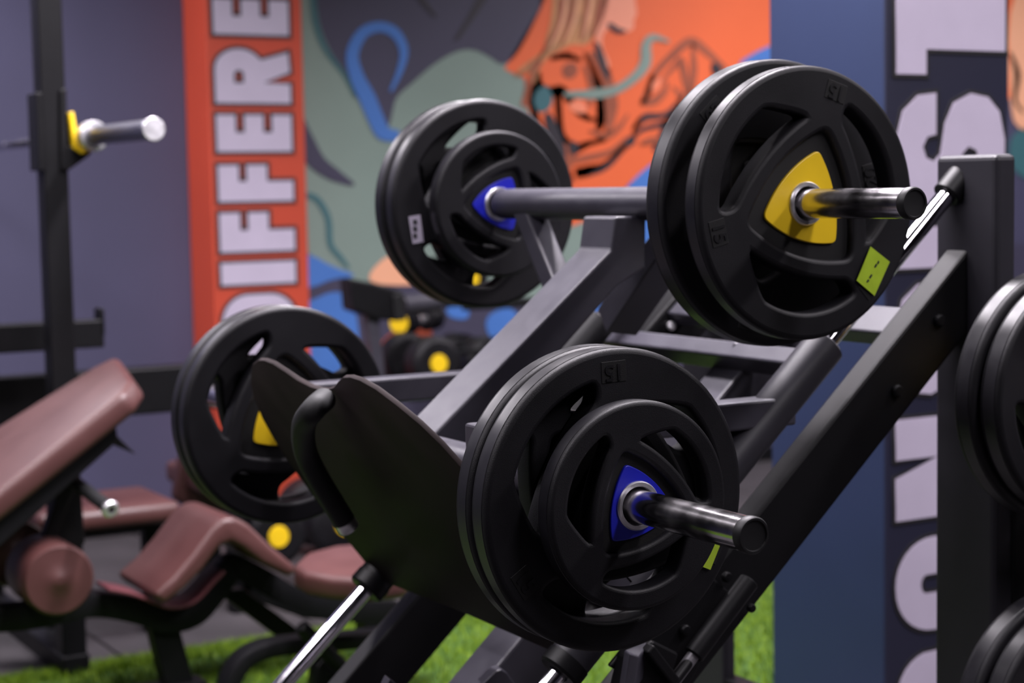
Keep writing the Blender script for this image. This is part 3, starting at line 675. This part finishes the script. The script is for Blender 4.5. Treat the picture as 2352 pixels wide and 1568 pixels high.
part('support_strut', prism([atY(x, y, 4.36) for x, y in ((150, 1085), (172, 1120), (108, 1290), (112, 1410), (86, 1410), (88, 1270))], (0, .04, 0), .003), 'black', ib)
part('fin_bracket', prism([atY(x, y, 4.3) for x, y in ((232, 984), (246, 978), (314, 1044), (262, 1022), (238, 1002))], (0, .03, 0), .002), 'black', ib)
hs, he = atY(162, 1100, 4.36), atY(250, 1166, 4.14)
part('hand_grip', rod(hs, he, .0165, 28), 'foam', ib, .6)
dv = (he-hs).normalized()
bm = lathe([(.009, 0), (.016, 0), (.021, .004), (.021, .012), (.017, .016), (.009, .016)], 32)
bmesh.ops.transform(bm, matrix=Matrix.Translation(he) @ Vector((0, 1, 0)).rotation_difference(dv).to_matrix().to_4x4(), verts=bm.verts)
part('grip_ring', bm, 'ring', ib, .6, 'chrome ring with dark hole')
part('adjuster_knob', rod(atY(106, 1138, 4.40), atY(100, 1132, 4.34), .012, 20), 'chrome', ib, .6)
part('base_beam', box((.1, 4.36, 0), (.98, 4.43, .07), .004), 'black', ib)
# decline bench with rollers and folded knee pad
db = empty('decline_bench', (1.6, 4.4, 0)); tag(db, 'black framed decline bench with brown rollers and a folded brown knee pad', 'bench')
rc = atY(140, 1335, 4.22)
def roller(c, L, r, name='roller_pad'):
    prof = [(.0001, .002), (.008, .0), (.016, .005), (r*.55, .010), (r*.92, .012), (r, .022), (r, L-.02), (r-.01, L), (.0001, L)]
    bm = lathe(prof, 48); bmesh.ops.translate(bm, verts=bm.verts, vec=c); return part(name, bm, 'leather', db, .9)
roller(rc, .20, .087); c2 = atY(45, 1275, 4.52); roller(c2, .20, .087)
part('roller_axle', rod((rc.x, rc.y+.15, rc.z), (rc.x, rc.y+.62, rc.z), .016, 20), 'black', db, .6)
knee = [(352, 1366), (398, 1326), (442, 1274), (488, 1212), (514, 1190), (542, 1188), (572, 1205), (628, 1258), (686, 1306), (668, 1328), (600, 1292), (556, 1258), (532, 1245), (508, 1254), (470, 1306), (425, 1352), (378, 1390)]
pad('knee_pad', knee, 4.24, .30, db, .022, label='brown saddle-shaped knee pad')
cur = smooth_path([atY(x, y, 4.40) for x, y in ((-120, 1425), (60, 1412), (200, 1385), (300, 1398), (375, 1420), (440, 1405), (490, 1350), (530, 1300), (600, 1330), (660, 1365), (760, 1395), (900, 1400))], 6)
part('bent_frame', strip(cur, .075, .060, .004), 'black', db, .7)
strip_path = smooth_path([atY(x, y, 4.36)+Vector((0, 0, .030)) for x, y in ((235, 1372), (300, 1385), (372, 1412), (430, 1400), (478, 1352), (500, 1330))], 6)
part('frame_top_strip', strip(strip_path, .11, .008, .002), 'maroon', db, .7, 'maroon strip on the bent frame')  # thin maroon strip following the top of the bent frame
part('front_leg', prism([atY(x, y, 4.38) for x, y in ((342, 1420), (408, 1420), (452, 1590), (384, 1590))], (0, .06, 0), .004), 'black', db)
part('floor_foot', box((atY(415, 1560, 4.4).x-.24, 4.36, 0), (atY(415, 1560, 4.4).x+.06, 4.44, .035), .004), 'black', db)
seat = [(668, 1312), (676, 1282), (700, 1260), (760, 1248), (830, 1245), (960, 1252), (960, 1300), (940, 1352), (850, 1362), (780, 1350), (715, 1332)]
sp1_ = [atZ(x, y, .39) for x, y in ((672, 1295), (700, 1268), (770, 1250), (860, 1244), (960, 1250), (975, 1290), (930, 1318), (850, 1326), (760, 1322), (700, 1312))]
part('seat_pad', prism(sp1_, (0, 0, -.062), .02, 4), 'leather', db, 1.0, 'rounded brown seat pad')
part('seat_carrier', prism([atY(x, y, 4.5) for x, y in ((560, 1330), (700, 1372), (900, 1400), (900, 1432), (700, 1420), (560, 1370))], (0, .08, 0), .005), 'black', db)
part('seat_post', prism([atY(x, y, 4.5) for x, y in ((835, 1395), (900, 1395), (905, 1600), (850, 1600))], (0, .07, 0), .005), 'black', db)
q0, q1 = atY(690, 1438, 4.0), atY(800, 1545, 4.0)
part('pop_pin', rod(q0, q0+(q1-q0)*1.4, .019, 24), 'black', db, .6)
part('brace', prism([atY(x, y, 4.45) for x, y in ((500, 1360), (560, 1352), (720, 1470), (690, 1500))], (0, .05, 0), .004), 'black', db)
hoop = smooth_path([atY(x, y, 4.1) for x, y in ((512, 1640), (528, 1560), (560, 1512), (610, 1488), (680, 1478), (760, 1472), (880, 1462), (1010, 1450))], 6)
part('hoop_foot', strip(hoop, .07, .040, .006), 'black', db, .7)
part('weight_guard', prism([atY(x, y, 4.05) for x, y in ((720, 1600), (728, 1530), (752, 1505), (790, 1520), (800, 1600))], (0, .05, 0), .006), 'black', db, .8)
# flat bench and upright pad behind
fb = empty('flat_bench', (1.5, 5.0, 0)); tag(fb, 'flat brown bench by the navy wall, behind the decline bench', 'bench')
t0 = atY(90, 1185, 4.9).z
part('seat_pad', box((atY(92, 1190, 4.9).x, 4.9, t0-.062), (atY(420, 1190, 4.9).x, 5.25, t0), .025, 4), 'leather', fb, 1.0)
part('bench_rail', box((atY(120, 1190, 4.9).x, 5.04, t0-.10), (atY(400, 1190, 4.9).x, 5.11, t0-.06), .004), 'black', fb)
for px in (150, 380):
    x = atY(px, 1190, 4.95).x; part('leg', box((x-.03, 5.05, 0), (x+.03, 5.10, t0-.08), .004), 'black', fb)
ub = empty('upright_bench', (2.0, 5.5, 0)); tag(ub, 'brown upright bench pad half hidden behind the far lower plate', 'bench')
part('back_pad', prism([atY(x, y, 5.4) for x, y in ((404, 1150), (418, 1060), (440, 1010), (520, 1010), (560, 1180), (500, 1200))], (0, .07, 0), .02, 4), 'leather', ub, 1.0)
part('seat_pad', box((atY(430, 1200, 5.4).x, 5.25, .36), (atY(600, 1200, 5.4).x, 5.6, .43), .02, 4), 'leather', ub, 1.0)
part('post', box((atY(500, 1100, 5.4).x-.03, 5.47, 0), (atY(500, 1100, 5.4).x+.03, 5.53, .55), .004), 'black', ub)

# ------------------------------------------------------------------ far: weight machine arm, dumbbell rack, dumbbells
fm = empty('far_machine', (2.9, 5.9, 0)); tag(fm, 'dark machine arm on a slanted grey post in front of the mural', 'machine')
part('arm', prism([atY(x, y, 5.7) for x, y in ((806, 640), (850, 648), (925, 668), (930, 735), (872, 735), (812, 712))], (0, .10, 0), .008), 'black', fm)
part('arm_cap', prism([atY(x, y, 5.68) for x, y in ((905, 676), (930, 672), (934, 735), (908, 738))], (0, .12, 0), .006), 'cap', fm)
part('arm_tube', rod(atY(925, 700, 5.75), atY(1010, 690, 5.75), .035, 24), 'frame', fm, .6)
part('post', beam(atY(848, 700, 5.75), atY(905, 1240, 5.75), .05, .045, .004), 'frame', fm)
part('foot', box((2.75, 5.5, 0), (2.98, 6.0, .05), .004), 'black', fm)
dr = empty('dumbbell_rack', (3.3, 6.1, 0)); tag(dr, 'black two-tier dumbbell rack standing before the mural', 'rack')
x0, x1 = atY(960, 800, 6.0).x, atY(1500, 800, 6.0).x
zt = atY(1010, 912, 5.95).z
tiers = [(zt, x0, x1), (atY(1000, 800, 5.95).z, x0, x1), (atY(1086, 694, 5.95).z, atY(1020, 700, 6.0).x, x1)]
for z, xa, xb in tiers:
    for y in (5.84, 6.06): part('shelf_bar', box((xa, y, z-.022), (xb, y+.022, z-.002), .003), 'black', dr)
for x in (atY(1240, 800, 6.0).x, x1-.06):
    part('leg', prism([(x, 5.90, 0), (x, 5.96, 0), (x, 6.0, tiers[2][0]), (x, 5.94, tiers[2][0])], (.05, 0, 0), .003), 'black', dr)
    for z, xa, xb in tiers: part('cross_bar', box((x+.005, 5.84, z-.045), (x+.045, 6.08, z-.023), .003), 'black', dr)
def dumbbell(loc, label, r=.075, L=.10, ax=(0, -1, 0), cap=.36):
    t = empty('dumbbell', loc); tag(t, label, 'dumbbell', 'dumbbells in the gym')
    q = Vector((0, 1, 0)).rotation_difference(Vector(ax)).to_matrix().to_4x4()
    def pc(name, prof, mat, label=None):
        bm = lathe(prof, 32); bmesh.ops.transform(bm, matrix=q, verts=bm.verts); me = bpy.data.meshes.new(name); bm.to_mesh(me); bm.free(); o = link(name, me, mat, t, .6)
        if label: o['label'] = label
    pc('head', [(.0001, .06), (r*.8, .06), (r, .075), (r, .06+L-.015), (r*.8, .06+L), (.0001, .06+L)], 'rubber')
    pc('head', [(.0001, -.06), (r*.8, -.06), (r, -.075), (r, -.06-L+.015), (r*.8, -.06-L), (.0001, -.06-L)], 'rubber')
    pc('handle', [(.0001, -.07), (.015, -.07), (.018, 0), (.015, .07), (.0001, .07)], 'ring')
    pc('end_cap', [(.0001, .06+L), (r*cap, .06+L), (r*(cap-.02), .066+L), (.0001, .066+L)], 'yellow', 'yellow round end cap')
    return t
def dbat(px, py, Y, label, **k): dumbbell(atY(px, py, Y)+Vector((0, .16, 0)), label, **k)
dbat(1008, 835, 5.74, 'black dumbbell with a yellow end beside the grey spine tube, lower of two', r=.097, L=.10)
dbat(1004, 740, 6.02, 'black dumbbell with a yellow end just under the upper far plate', r=.050, ax=(-.8, -.6, 0), cap=.78)
dbat(1086, 640, 5.9, 'black dumbbell with a yellow end glimpsed through the upper far plate', r=.075)
dbat(1250, 826, 5.9, 'black dumbbell with a yellow end peeping out under the spine tube', r=.085)
dbat(1130, 835, 5.9, 'black dumbbell on the rack behind the spine tube', r=.1)
# small plates and dumbbells on the floor behind the decline bench
dumbbell(atY(640, 1232, 5.3)+Vector((0, .16, 0)), 'black dumbbell with a yellow end lying behind the knee pad, below the orange column', r=.10, L=.10)
dumbbell(atY(790, 1200, 5.6)+Vector((0, .16, 0)), 'dark dumbbell lying behind the brown seat pad', r=.12, L=.12)
